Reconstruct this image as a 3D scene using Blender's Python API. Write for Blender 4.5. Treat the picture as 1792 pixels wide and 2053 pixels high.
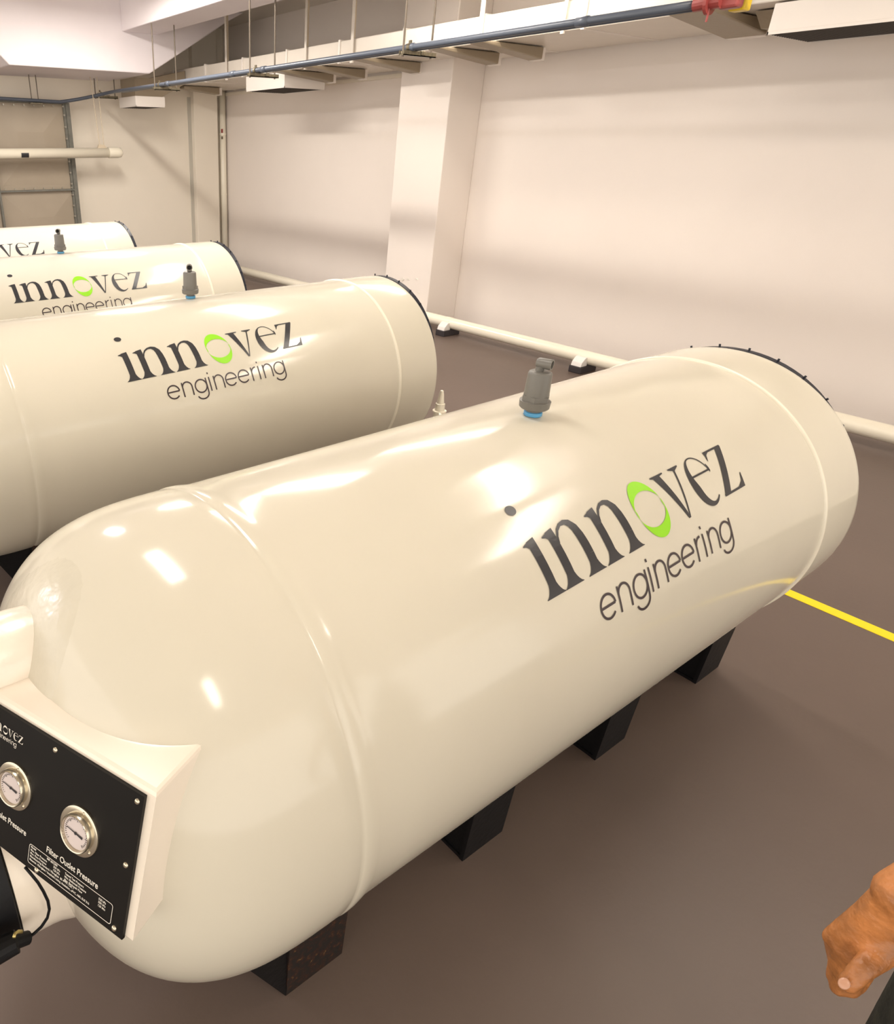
import bpy, bmesh, math, random
from mathutils import Vector, Matrix, Euler
random.seed(4)
PI = math.pi
C = bpy.context.scene.collection
for o in list(bpy.data.objects): bpy.data.objects.remove(o)

# ------------------------------------------------------------------ camera
cam = bpy.data.cameras.new('camera'); co = bpy.data.objects.new('camera', cam); C.objects.link(co)
YAW, PITCH, ROLL, CAMH = 0.9789, 0.4541, 0.0034, 1.6327
FPX, PCX, PCY = 1372.28, 521.77, 966.41
fw = Vector((math.cos(PITCH)*math.cos(YAW), math.cos(PITCH)*math.sin(YAW), -math.sin(PITCH)))
rt = fw.cross(Vector((0, 0, 1))).normalized(); up = rt.cross(fw)
r2 = math.cos(ROLL)*rt + math.sin(ROLL)*up; u2 = -math.sin(ROLL)*rt + math.cos(ROLL)*up
M = Matrix((r2, u2, -fw)).transposed().to_4x4(); M.translation = Vector((0, 0, CAMH))
co.matrix_world = M
cam.sensor_fit = 'VERTICAL'; cam.sensor_height = 24.0; cam.lens = FPX*24.0/2053.0
cam.shift_x = (896-PCX)/2053.0; cam.shift_y = (PCY-1026.5)/2053.0
cam.clip_start = 0.05
bpy.context.scene.camera = co

# ------------------------------------------------------------------ world, exposure
sc = bpy.context.scene
w = bpy.data.worlds.new('world'); sc.world = w; w.use_nodes = True
w.node_tree.nodes['Background'].inputs[0].default_value = (1.0, 0.925, 0.835, 1)
w.node_tree.nodes['Background'].inputs[1].default_value = 1.45
sc.view_settings.view_transform = 'Standard'; sc.view_settings.look = 'None'
sc.view_settings.gamma = 1.0; sc.view_settings.use_curve_mapping = False
sc.view_settings.exposure = 0.68

# out-of-view ceiling lamps, a few added as fill: (x, y, z, length along y, width, watts, colour)
WARM = (1.0, 0.90, 0.76); NEUT = (1.0, 0.94, 0.86); COOL = (0.90, 0.87, 1.0)
LAMPS = [
    (3.35, 0.90, 2.98, 1.1, 0.22, 11, WARM),
    (3.60, -0.40, 2.98, 1.0, 0.22, 8, WARM),
    (0.68, 1.80, 2.98, 1.0, 0.26, 12, NEUT),
    (0.80, 5.00, 2.98, 1.2, 0.26, 24, COOL),
    (2.95, 3.60, 2.98, 1.4, 0.16, 24, NEUT),
    (2.95, 6.60, 2.98, 1.4, 0.16, 54, NEUT),  # added fill for the far walls
    (0.20, -1.10, 2.98, 0.8, 0.22, 7, WARM),
    (-3.6, 6.40, 2.98, 1.2, 0.26, 60, COOL),  # added cool fill, low-angle light from the left
    (4.40, 3.80, 2.80, 1.6, 0.12, 7, WARM),  # added to brighten the right wall above and below the duct
]

# ------------------------------------------------------------------ materials
def mat(name, col, rough=0.5, metal=0.0, bump=0.0, bscale=60, var=0.0, vscale=3.0, coat=0.0, spec=0.5, emit=None, estr=0):
    m = bpy.data.materials.new(name); m.use_nodes = True
    nt = m.node_tree; b = nt.nodes['Principled BSDF']
    b.inputs['Base Color'].default_value = (*col, 1); b.inputs['Roughness'].default_value = rough
    b.inputs['Metallic'].default_value = metal
    b.inputs['Specular IOR Level'].default_value = spec
    if coat: b.inputs['Coat Weight'].default_value = coat; b.inputs['Coat Roughness'].default_value = 0.06
    tc = nt.nodes.new('ShaderNodeTexCoord')
    if var > 0:
        n = nt.nodes.new('ShaderNodeTexNoise'); n.inputs['Scale'].default_value = vscale; n.inputs['Detail'].default_value = 5
        nt.links.new(tc.outputs['Object'], n.inputs['Vector'])
        r = nt.nodes.new('ShaderNodeValToRGB')
        r.color_ramp.elements[0].position = 0.3; r.color_ramp.elements[1].position = 0.7
        r.color_ramp.elements[0].color = (*[c*(1-var) for c in col], 1)
        r.color_ramp.elements[1].color = (*[min(1, c*(1+var*0.6)) for c in col], 1)
        nt.links.new(n.outputs['Fac'], r.inputs['Fac']); nt.links.new(r.outputs['Color'], b.inputs['Base Color'])
    if bump > 0:
        n2 = nt.nodes.new('ShaderNodeTexNoise'); n2.inputs['Scale'].default_value = bscale; n2.inputs['Detail'].default_value = 3
        nt.links.new(tc.outputs['Object'], n2.inputs['Vector'])
        bp = nt.nodes.new('ShaderNodeBump'); bp.inputs['Strength'].default_value = bump; bp.inputs['Distance'].default_value = 0.01
        nt.links.new(n2.outputs['Fac'], bp.inputs['Height']); nt.links.new(bp.outputs['Normal'], b.inputs['Normal'])
    if emit: b.inputs['Emission Color'].default_value = (*emit, 1); b.inputs['Emission Strength'].default_value = estr
    return m
M_tank = mat('tank_gelcoat', (0.645, 0.605, 0.50), 0.13, bump=0.05, bscale=7, var=0.035, vscale=2.5, spec=0.45)
M_bead = mat('seam_sealant', (0.80, 0.75, 0.62), 0.25)
M_box = mat('console_gelcoat', (0.84, 0.76, 0.65), 0.22, bump=0.03, bscale=10, coat=0.3)
M_nozzle = mat('nozzle_paint', (0.85, 0.77, 0.66), 0.25, bump=0.12, bscale=30, coat=0.3)
M_patch = mat('laminate_patch', (0.62, 0.58, 0.475), 0.24, bump=0.35, bscale=22, var=0.04, vscale=20)
M_black = mat('black_steel', (0.005, 0.005, 0.006), 0.5, bump=0.1, spec=0.25)
M_flange = mat('dark_flange', (0.008, 0.010, 0.02), 0.4)
M_ink = mat('dark_vinyl', (0.030, 0.030, 0.034), 0.3)
M_ink2 = mat('brown_black_vinyl', (0.030, 0.016, 0.020), 0.3)
M_green = mat('green_vinyl', (0.27, 0.68, 0.004), 0.35)
M_white = mat('white_print', (0.8, 0.76, 0.68), 0.5)
M_panel = mat('panel_plate', (0.006, 0.005, 0.004), 0.4, var=0.3, vscale=8, spec=0.22)
M_steel = mat('gauge_steel', (0.62, 0.56, 0.44), 0.22, metal=0.9)
M_dial = mat('gauge_dial', (0.66, 0.58, 0.56), 0.35)
M_pvc = mat('grey_pvc', (0.15, 0.142, 0.125), 0.4, bump=0.05)
M_pvc2 = mat('bluish_grey_pvc', (0.105, 0.11, 0.125), 0.4, bump=0.05)
M_hole = mat('dark_bore', (0.01, 0.008, 0.007), 0.8)
M_blue = mat('blue_tape', (0.10, 0.36, 0.62), 0.35)
M_wall = mat('wall_paint', (0.84, 0.765, 0.70), 0.55, bump=0.05, bscale=120, var=0.025, vscale=1.3)
M_wallfar = mat('far_wall_paint', (0.84, 0.77, 0.655), 0.55, bump=0.05, bscale=120, var=0.02, vscale=1.5)
M_side_shade = mat('column_side_shade', (0.52, 0.49, 0.42), 0.5)
M_ceil = mat('ceiling_paint', (0.80, 0.74, 0.66), 0.7, var=0.02)
M_beam = mat('beam_paint', (0.82, 0.76, 0.78), 0.6, var=0.02)
M_duct = mat('painted_duct', (0.74, 0.68, 0.60), 0.28, var=0.03, vscale=6)
M_strap = mat('painted_strap', (0.62, 0.52, 0.38), 0.4)
M_bar = mat('hanger_bar', (0.30, 0.24, 0.165), 0.45, bump=0.2, bscale=40)
M_conduit = mat('conduit_paint', (0.085, 0.10, 0.13), 0.35)
M_rod = mat('threaded_rod', (0.16, 0.13, 0.10), 0.4, metal=0.5)
M_clamp = mat('clamp_steel', (0.22, 0.19, 0.13), 0.35, metal=0.6, var=0.3, vscale=40)
M_grille = mat('grille_dark', (0.05, 0.035, 0.025), 0.5)
M_diff = mat('diffuser_box_paint', (0.82, 0.76, 0.70), 0.4)
M_pipe = mat('white_pipe', (0.86, 0.80, 0.66), 0.25, coat=0.2)
M_pad = mat('rubber_pad', (0.035, 0.028, 0.03), 0.6)
M_saddle = mat('white_saddle', (0.82, 0.78, 0.74), 0.4)
M_yellow = mat('yellow_tape', (0.95, 0.72, 0.0), 0.35)
M_red = mat('red_valve', (0.30, 0.055, 0.05), 0.4)
M_yel2 = mat('yellow_handle', (0.75, 0.52, 0.02), 0.4)
M_wtank = mat('sectional_panel', (0.36, 0.30, 0.225), 0.5, var=0.05)
M_wfl = mat('panel_flange', (0.16, 0.155, 0.13), 0.5, var=0.2, vscale=20)
M_bolt = mat('galvanised_bolt', (0.35, 0.33, 0.28), 0.35, metal=0.7)
M_brass = mat('brass', (0.55, 0.45, 0.18), 0.3, metal=0.9)
M_skin = mat('skin', (0.44, 0.17, 0.052), 0.38, bump=0.4, bscale=60, var=0.4, vscale=35)
M_nail = mat('fingernail', (0.52, 0.28, 0.18), 0.3)
M_trouser = mat('dark_olive_cloth', (0.018, 0.018, 0.012), 0.9, bump=0.3, bscale=90, var=0.5, vscale=40)
M_shirt = mat('grey_shirt_cloth', (0.22, 0.23, 0.25), 0.9)
M_hair = mat('black_hair', (0.012, 0.01, 0.009), 0.6)
M_tube = mat('lamp_tube', (0.9, 0.9, 0.9), 0.5, emit=(1, 0.93, 0.84), estr=14)
M_eye = mat('eye_dark', (0.02, 0.015, 0.01), 0.2)

# floor: glossy brown-grey epoxy
M_floor = mat('epoxy_floor', (0.135, 0.098, 0.080), 0.45, bump=0.05, bscale=45, var=0.10, vscale=1.2)
# rusted steel for the supports
def rusty():
    m = mat('rusted_black_steel', (0.008, 0.008, 0.009), 0.55); nt = m.node_tree; b = nt.nodes['Principled BSDF']
    tc = nt.nodes.new('ShaderNodeTexCoord'); n = nt.nodes.new('ShaderNodeTexNoise'); n.inputs['Scale'].default_value = 70; n.inputs['Detail'].default_value = 6
    n.inputs['Roughness'].default_value = 0.75
    r = nt.nodes.new('ShaderNodeValToRGB'); e = r.color_ramp.elements
    e[0].position = 0.48; e[0].color = (0.010, 0.008, 0.007, 1); e[1].position = 0.60; e[1].color = (0.035, 0.010, 0.005, 1)
    x = e.new(0.68); x.color = (0.12, 0.065, 0.022, 1); y = e.new(0.74); y.color = (0.5, 0.38, 0.2, 1)
    nt.links.new(tc.outputs['Object'], n.inputs['Vector']); nt.links.new(n.outputs['Fac'], r.inputs['Fac']); nt.links.new(r.outputs['Color'], b.inputs['Base Color'])
    return m
M_rust = rusty()

# ------------------------------------------------------------------ helpers
def link(name, bm, m, parent=None, smooth=False, bevel=0.0, autosm=None):
    me = bpy.data.meshes.new(name)
    bmesh.ops.recalc_face_normals(bm, faces=bm.faces)
    if parent is not None:
        off = parent_world(parent); bmesh.ops.translate(bm, verts=bm.verts, vec=-off)
    bm.to_mesh(me); bm.free(); o = bpy.data.objects.new(name, me); C.objects.link(o)
    me.materials.append(m)
    if smooth:
        for p in me.polygons: p.use_smooth = True
        if autosm is not None:
            me.set_sharp_from_angle(angle=math.radians(autosm))
    if bevel:
        md = o.modifiers.new('bevel', 'BEVEL'); md.width = bevel; md.segments = 2; md.limit_method = 'ANGLE'
    if parent is not None: o.parent = parent
    return o
def parent_world(p):
    v = Vector((0, 0, 0))
    while p is not None: v += p.location; p = p.parent
    return v
def tag(o, label, cat, group=None, kind=None):
    if label: o['label'] = label
    if cat: o['category'] = cat
    if group: o['group'] = group
    if kind: o['kind'] = kind
    return o
def thing(name, label, cat, loc, group=None):
    o = bpy.data.objects.new(name, None); C.objects.link(o); o.location = loc; o.empty_display_size = 0.1
    return tag(o, label, cat, group)
def struct(name, bm, m, smooth=False, bevel=0):
    o = link(name, bm, m, None, smooth, bevel); o['kind'] = 'structure'; return o
def box(bm, x0, x1, y0, y1, z0, z1, R=None):
    vs = [Vector((x, y, z)) for x in (x0, x1) for y in (y0, y1) for z in (z0, z1)]
    if R: vs = [R @ v for v in vs]
    v = [bm.verts.new(p) for p in vs]
    for f in ((0, 1, 3, 2), (4, 6, 7, 5), (0, 4, 5, 1), (2, 3, 7, 6), (0, 2, 6, 4), (1, 5, 7, 3)): bm.faces.new([v[i] for i in f])
    return bm
def nb(): return bmesh.new()
def frame(d):
    d = Vector(d).normalized(); a = Vector((0, 0, 1)) if abs(d.z) < 0.9 else Vector((1, 0, 0))
    u = a.cross(d).normalized(); v = d.cross(u); return d, u, v
def lathe(bm, org, axis, prof, n=32, a0=0, a1=2*PI):
    # prof: list of (distance along axis, radius)
    d, u, v = frame(axis); org = Vector(org); full = abs(a1-a0-2*PI) < 1e-6; rings = []
    for t, r in prof:
        if r < 1e-6: rings.append([bm.verts.new(org+d*t)]); continue
        k = n if full else n+1
        rings.append([bm.verts.new(org+d*t+(u*math.cos(a0+(a1-a0)*i/n)+v*math.sin(a0+(a1-a0)*i/n))*r) for i in range(k)])
    for A, B in zip(rings, rings[1:]):
        m = n if full else n
        for i in range(m):
            j = (i+1) % n if full else i+1
            if len(A) == 1 and len(B) == 1: continue
            if len(A) == 1: bm.faces.new((A[0], B[j], B[i]))
            elif len(B) == 1: bm.faces.new((A[i], A[j], B[0]))
            else: bm.faces.new((A[i], A[j], B[j], B[i]))
    return bm
def tube(bm, pts, r, n=12, cap=True):
    pts = [Vector(p) for p in pts]; rs = r if isinstance(r, (list, tuple)) else [r]*len(pts)
    t0 = (pts[1]-pts[0]).normalized(); _, u, v = frame(t0); rings = []
    for i, p in enumerate(pts):
        if i == 0: t = t0
        elif i == len(pts)-1: t = (pts[i]-pts[i-1]).normalized()
        else: t = ((pts[i]-pts[i-1]).normalized()+(pts[i+1]-pts[i]).normalized()).normalized()
        u = (u-t*u.dot(t)).normalized(); v = t.cross(u)
        rings.append([bm.verts.new(p+(u*math.cos(2*PI*k/n)+v*math.sin(2*PI*k/n))*rs[i]) for k in range(n)])
    for A, B in zip(rings, rings[1:]):
        for k in range(n): bm.faces.new((A[k], A[(k+1) % n], B[(k+1) % n], B[k]))
    if cap: bm.faces.new(rings[0][::-1]); bm.faces.new(rings[-1])
    return bm
def prism(bm, poly, d, f):
    # poly: 2D points, f(p, t)->3D, extruded t 0..d
    A = [bm.verts.new(f(p, 0)) for p in poly]; B = [bm.verts.new(f(p, d)) for p in poly]
    bm.faces.new(A); bm.faces.new(B[::-1]); n = len(poly)
    for i in range(n): bm.faces.new((A[i], B[i], B[(i+1) % n], A[(i+1) % n]))
    return bm
def bez(p0, p1, p2, p3, n=10):
    return [tuple((1-t)**3*a+3*(1-t)**2*t*b+3*(1-t)*t*t*c+t**3*d for a, b, c, d in zip(p0, p1, p2, p3)) for t in [i/n for i in range(n+1)]]
def children(o): return [c for c in bpy.data.objects if c.parent == o]
def copy_tree(o, parent=None):
    c = o.copy(); C.objects.link(c); c.parent = parent
    for ch in children_map.get(o.name, []): copy_tree(ch, c)
    return c
children_map = {}
def snapshot():
    children_map.clear()
    for o in list(bpy.data.objects):
        if o.parent: children_map.setdefault(o.parent.name, []).append(o)

# ------------------------------------------------------------------ the room
WX, WY, CZ = 5.78, 9.57, 3.10
struct('floor', box(nb(), -4.2, WX, -4.2, WY, -0.1, 0), M_floor)
struct('ceiling', box(nb(), -4.2, WX, -4.2, WY, CZ, CZ+0.1), M_ceil)
struct('wall_right', box(nb(), WX, WX+0.15, -4.2, WY+0.15, 0, CZ), M_wall)
struct('wall_far', box(nb(), -4.35, WX, WY, WY+0.15, 0, CZ), M_wallfar)
b = nb(); box(b, 5.35, WX, 4.92, 5.56, 0, CZ); struct('trim_1', b, M_wall, bevel=0.008)          # column on the right wall
b = nb(); box(b, 5.24, 5.62, 9.476, WY, 0, CZ); struct('trim_2', b, M_wallfar, bevel=0.006)       # column on the far wall
b = nb(); box(b, 5.19, 5.24, WY-0.012, WY, 0, 2.26); struct('shade_strip', b, M_side_shade)  # grey strip beside the column: its side face's shade, painted on
b = nb(); box(b, 5.62, WX, WY-0.03, WY, 2.27, 2.34); box(b, WX-0.025, WX, 5.56, WY-0.03, 2.292, 2.33); struct('trim_3', b, M_wallfar)
# big haunched beam in front of the far wall
P = [(1.75, CZ), (2.451, 2.40), (4.05, 2.40), (4.56, 2.68), (5.11, 2.985), (5.35, CZ)]
b = nb(); prism(b, P, WY-8.35, lambda p, t: Vector((p[0], 8.35+t, p[1]))); struct('trim_4', b, M_beam, bevel=0.012)
# beam running towards the camera
b = nb(); box(b, 3.74, 4.18, -4.2, 8.35, 2.79, CZ); struct('trim_5', b, M_beam, bevel=0.012)
# peeling paint at the foot of the column
b = nb()
for (y, z, s) in ((5.30, 0.40, .03), (5.22, 0.415, .02), (5.10, 0.43, .022), (5.42, .35, .015), (5.05, .30, .012)):
    P = [(y+s*math.cos(a)*random.uniform(.5, 1.4), z+s*.5*math.sin(a)*random.uniform(.5, 1.3)) for a in [k*PI/5 for k in range(10)]]
    prism(b, P, 0.006, lambda p, t: Vector((5.35-t, p[0], p[1])))
o = struct('trim_6', b, M_ceil)

# yellow floor line
b = nb(); box(b, 3.07, 3.125, -4.2, 0.93, 0, 0.0015)
tag(link('floor_line', b, M_yellow), 'straight yellow tape line on the brown floor beyond the nearest tank', 'floor marking')

# ------------------------------------------------------------------ lettering on the tanks
R = 0.432; TY, TZ = 0.9244, 0.6311
def resamp(P, n):
    d = [0]
    for a, b_ in zip(P, P[1:]): d.append(d[-1]+math.dist(a, b_))
    out = []; j = 0
    for i in range(n):
        t = d[-1]*i/(n-1)
        while j < len(P)-2 and d[j+1] < t: j += 1
        k = (t-d[j])/max(1e-9, d[j+1]-d[j]); out.append((P[j][0]+(P[j+1][0]-P[j][0])*k, P[j][1]+(P[j+1][1]-P[j][1])*k))
    return out
def ribbon(bm, L, Rr, f, closed=False):
    if len(L) != len(Rr): m_ = max(len(L), len(Rr)); L = resamp(L, m_); Rr = resamp(Rr, m_)
    n = len(L); A = [bm.verts.new(f(p)) for p in L]; B = [bm.verts.new(f(p)) for p in Rr]
    for i in range(n if closed else n-1):
        j = (i+1) % n; bm.faces.new((A[i], A[j], B[j], B[i]))
def dense(pts, step=6):
    out = [pts[0]]
    for a, b_ in zip(pts, pts[1:]):
        k = max(1, int(math.dist(a, b_)/step))
        for i in range(1, k+1): out.append((a[0]+(b_[0]-a[0])*i/k, a[1]+(b_[1]-a[1])*i/k))
    return out
def band(bm, pts, wl, f):
    # centre line with a width (number or list)
    ws = wl if isinstance(wl, list) else [wl]*len(pts)
    D = []; W = []
    for i in range(len(pts)-1):
        k = max(1, int(math.dist(pts[i], pts[i+1])/5))
        for j in range(k): D.append((pts[i][0]+(pts[i+1][0]-pts[i][0])*j/k, pts[i][1]+(pts[i+1][1]-pts[i][1])*j/k)); W.append(ws[i]+(ws[i+1]-ws[i])*j/k)
    D.append(pts[-1]); W.append(ws[-1]); L = []; Rr = []
    for i, p in enumerate(D):
        a = D[max(0, i-1)]; c = D[min(len(D)-1, i+1)]; t = (c[0]-a[0], c[1]-a[1]); l = math.hypot(*t) or 1
        nx, ny = -t[1]/l, t[0]/l; h = W[i]/2
        L.append((p[0]+nx*h, p[1]+ny*h)); Rr.append((p[0]-nx*h, p[1]-ny*h))
    ribbon(bm, L, Rr, f)
def arc(cx, cy, rx, ry, a0, a1, n=28):
    return [(cx+rx*math.cos(math.radians(a0+(a1-a0)*i/n)), cy+ry*math.sin(math.radians(a0+(a1-a0)*i/n))) for i in range(n+1)]
def disc2(bm, cx, cy, rx, ry, f, n=24):
    c = bm.verts.new(f((cx, cy))); v = [bm.verts.new(f((cx+rx*math.cos(2*PI*i/n), cy+ry*math.sin(2*PI*i/n)))) for i in range(n)]
    for i in range(n): bm.faces.new((c, v[i], v[(i+1) % n]))
def quadstrip(bm, L, Rr, f): ribbon(bm, L, Rr, f)
def stemL(bm, x, f, w=23, top=106, h=116, foot=26):
    # vertical stem with slanted head serif and bracketed foot serif
    xs = x+w/2
    ys = [0, 1.5, 3, 6, 10, 16, 24, 40, 60, 80, top-6, top]
    ex = {0: foot, 1.5: foot*.95, 3: foot*.76, 6: foot*.55, 10: foot*.36, 16: foot*.16}
    L = [(xs-w/2-ex.get(y, 0), y) for y in ys]; Rr = [(xs+w/2+ex.get(y, 0), y) for y in ys]
    L.append((xs-w/2-1, h-3)); Rr.append((xs+w/2, h+1))
    quadstrip(bm, L, Rr, f)
    # flag to the left of the stem head
    quadstrip(bm, [(xs-w/2-14, 108), (xs-w/2-6, 110.5), (xs-w/2+4, 113), (xs+w/2, h+1)], [(xs-w/2-14, 106), (xs-w/2-6, 104), (xs-w/2+3, 97), (xs+w/2-4, 88)], f)
def wordmark(bm, f):
    disc2(bm, 31, 180, 14, 11, f)
    stemL(bm, 14, f, foot=17.5)
    for x0 in (72, 213):
        stemL(bm, x0, f, foot=18)
        # arch: thin start, swelling into the right stem
        cen = [(x0+22, 84), (x0+27, 97), (x0+36, 108), (x0+49, 115), (x0+63, 116), (x0+75, 110), (x0+83, 97), (x0+86, 80), (x0+87.5, 60), (x0+88, 40)]
        band(bm, cen, [4, 5, 6, 7, 10, 16, 21, 23.5, 24, 24], f)
        xs = x0+88; w_ = 24
        ys = [40, 24, 16, 10, 6, 3, 1.5, 0]; ex = {0: 18, 1.5: 17, 3: 13.5, 6: 9.8, 10: 6.4, 16: 2.8}
        quadstrip(bm, [(xs-w_/2-ex.get(y, 0), y) for y in ys], [(xs+w_/2+ex.get(y, 0), y) for y in ys], f)
    # v
    quadstrip(bm, dense([(470, 114), (517, 1)]), dense([(497, 114), (524, 1)]), f)
    quadstrip(bm, dense([(520, 1), (556, 114)]), dense([(524.5, 1), (562, 114)]), f)
    quadstrip(bm, [(460, 117), (480, 117), (513, 117)], [(461, 114), (480, 109), (513, 114)], f)
    quadstrip(bm, [(537, 117), (558, 117), (579, 117)], [(537, 114), (559, 107), (579, 114)], f)
    # e
    out = arc(634, 58, 50, 62, 12, 312, 60); inn = arc(636, 60, 46, 58, 12, 312, 60)
    W = []
    for i in range(61):
        a = math.radians(12+300*i/60); k = max(0, -math.cos(a-0.25))**1.3*22 + max(0, -math.sin(a))*4
        W.append(3.2+k if i < 55 else 3.2+k*(60-i)/5)
    L = out; Rr = []
    for (x, y), w_, i in zip(out, W, range(61)):
        dx, dy = 634-x, 58-y; l = math.hypot(dx, dy); Rr.append((x+dx/l*w_, y+dy/l*w_))
    ribbon(bm, L, Rr, f)
    quadstrip(bm, dense([(598, 73), (683, 73)]), dense([(598, 77.5), (683, 77.5)]), f)
    quadstrip(bm, [(679, 68), (681, 80), (679, 90)], [(684, 72), (684.5, 80), (682, 90)], f)
    # z
    quadstrip(bm, dense([(700, 116), (782, 116)]), dense([(700, 111), (782, 111)]), f)
    quadstrip(bm, dense([(757, 113), (688, 2)]), dense([(783, 113), (715, 2)]), f)
    quadstrip(bm, dense([(688, 6.5), (786, 6.5)]), dense([(688, 1), (786, 1)]), f)
    quadstrip(bm, [(697, 92), (700, 104), (700, 116)], [(699, 92), (708, 106), (722, 112)], f)
    quadstrip(bm, [(793, 35), (790, 20), (786, 1)], [(790, 35), (780, 17), (758, 6)], f)
def ring(bm, f):
    out = []; inn = []
    for i in range(72):
        t = 2*PI*i/72; c, s = math.cos(t), math.sin(t)
        out.append((403+52*c+4*s, 60+66*s-13*c)); x, y = 403+50.5*c+12*s, 60+40*s-9*c
        ox, oy = out[-1]
        if math.hypot(ox-x, oy-y) < 3:
            l = math.hypot(ox-402, oy-60); x, y = ox-(ox-402)/l*3, oy-(oy-60)/l*3
        inn.append((x, y))
    ribbon(bm, out, inn, f, True)
def thin_text(bm, f, w=5.2):
    # "engineering" in a light geometric sans; baseline -98, x-height -44
    yb, yt = -98, -44; r = (yt-yb)/2; cy = (yb+yt)/2
    def E_(x): band(bm, [(x+2, cy+1), (x+2*r*.98-2, cy+1)], w, f); band(bm, arc(x+r, cy, r-w/2, r-w/2, 2, 318, 40), w, f)
    def N_(x): band(bm, [(x+w/2, yb), (x+w/2, yt)], w, f); band(bm, arc(x+22, yt-20, 19.5, 19.5, 168, 0, 20)+[(x+41.5, yb)], w, f)
    def G_(x): band(bm, arc(x+r, cy, r-w/2, r-w/2, 0, 360, 44), w, f); band(bm, [(x+2*r-w/2+1, yt), (x+2*r-w/2+1, -100)]+arc(x+r+1, -100, r-w/2, 20, 0, -160, 20)[1:], w, f)
    def I_(x): band(bm, [(x, yb), (x, yt)], w, f); band(bm, [(x, -33), (x, -26)], w, f)
    def R_(x): band(bm, [(x, yb), (x, yt)], w, f); band(bm, arc(x+20, -66, 19.5, 20, 165, 85, 12), w, f)
    E_(131); N_(195); G_(247); I_(314); N_(332); E_(381); E_(439); R_(506); I_(540); N_(560); G_(610)
def on_tank(x0, s0, tilt=0.0287, y=TY):
    ct, st = math.cos(tilt), math.sin(tilt)
    def f(p, dr=0.0012):
        u, v = p[0]/1000, p[1]/1000; x = x0+u*ct-v*st; s = s0+u*st+v*ct; a = s/R
        return Vector((x, y+math.sin(a)*(R+dr), TZ+math.cos(a)*(R+dr)))
    return f

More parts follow.
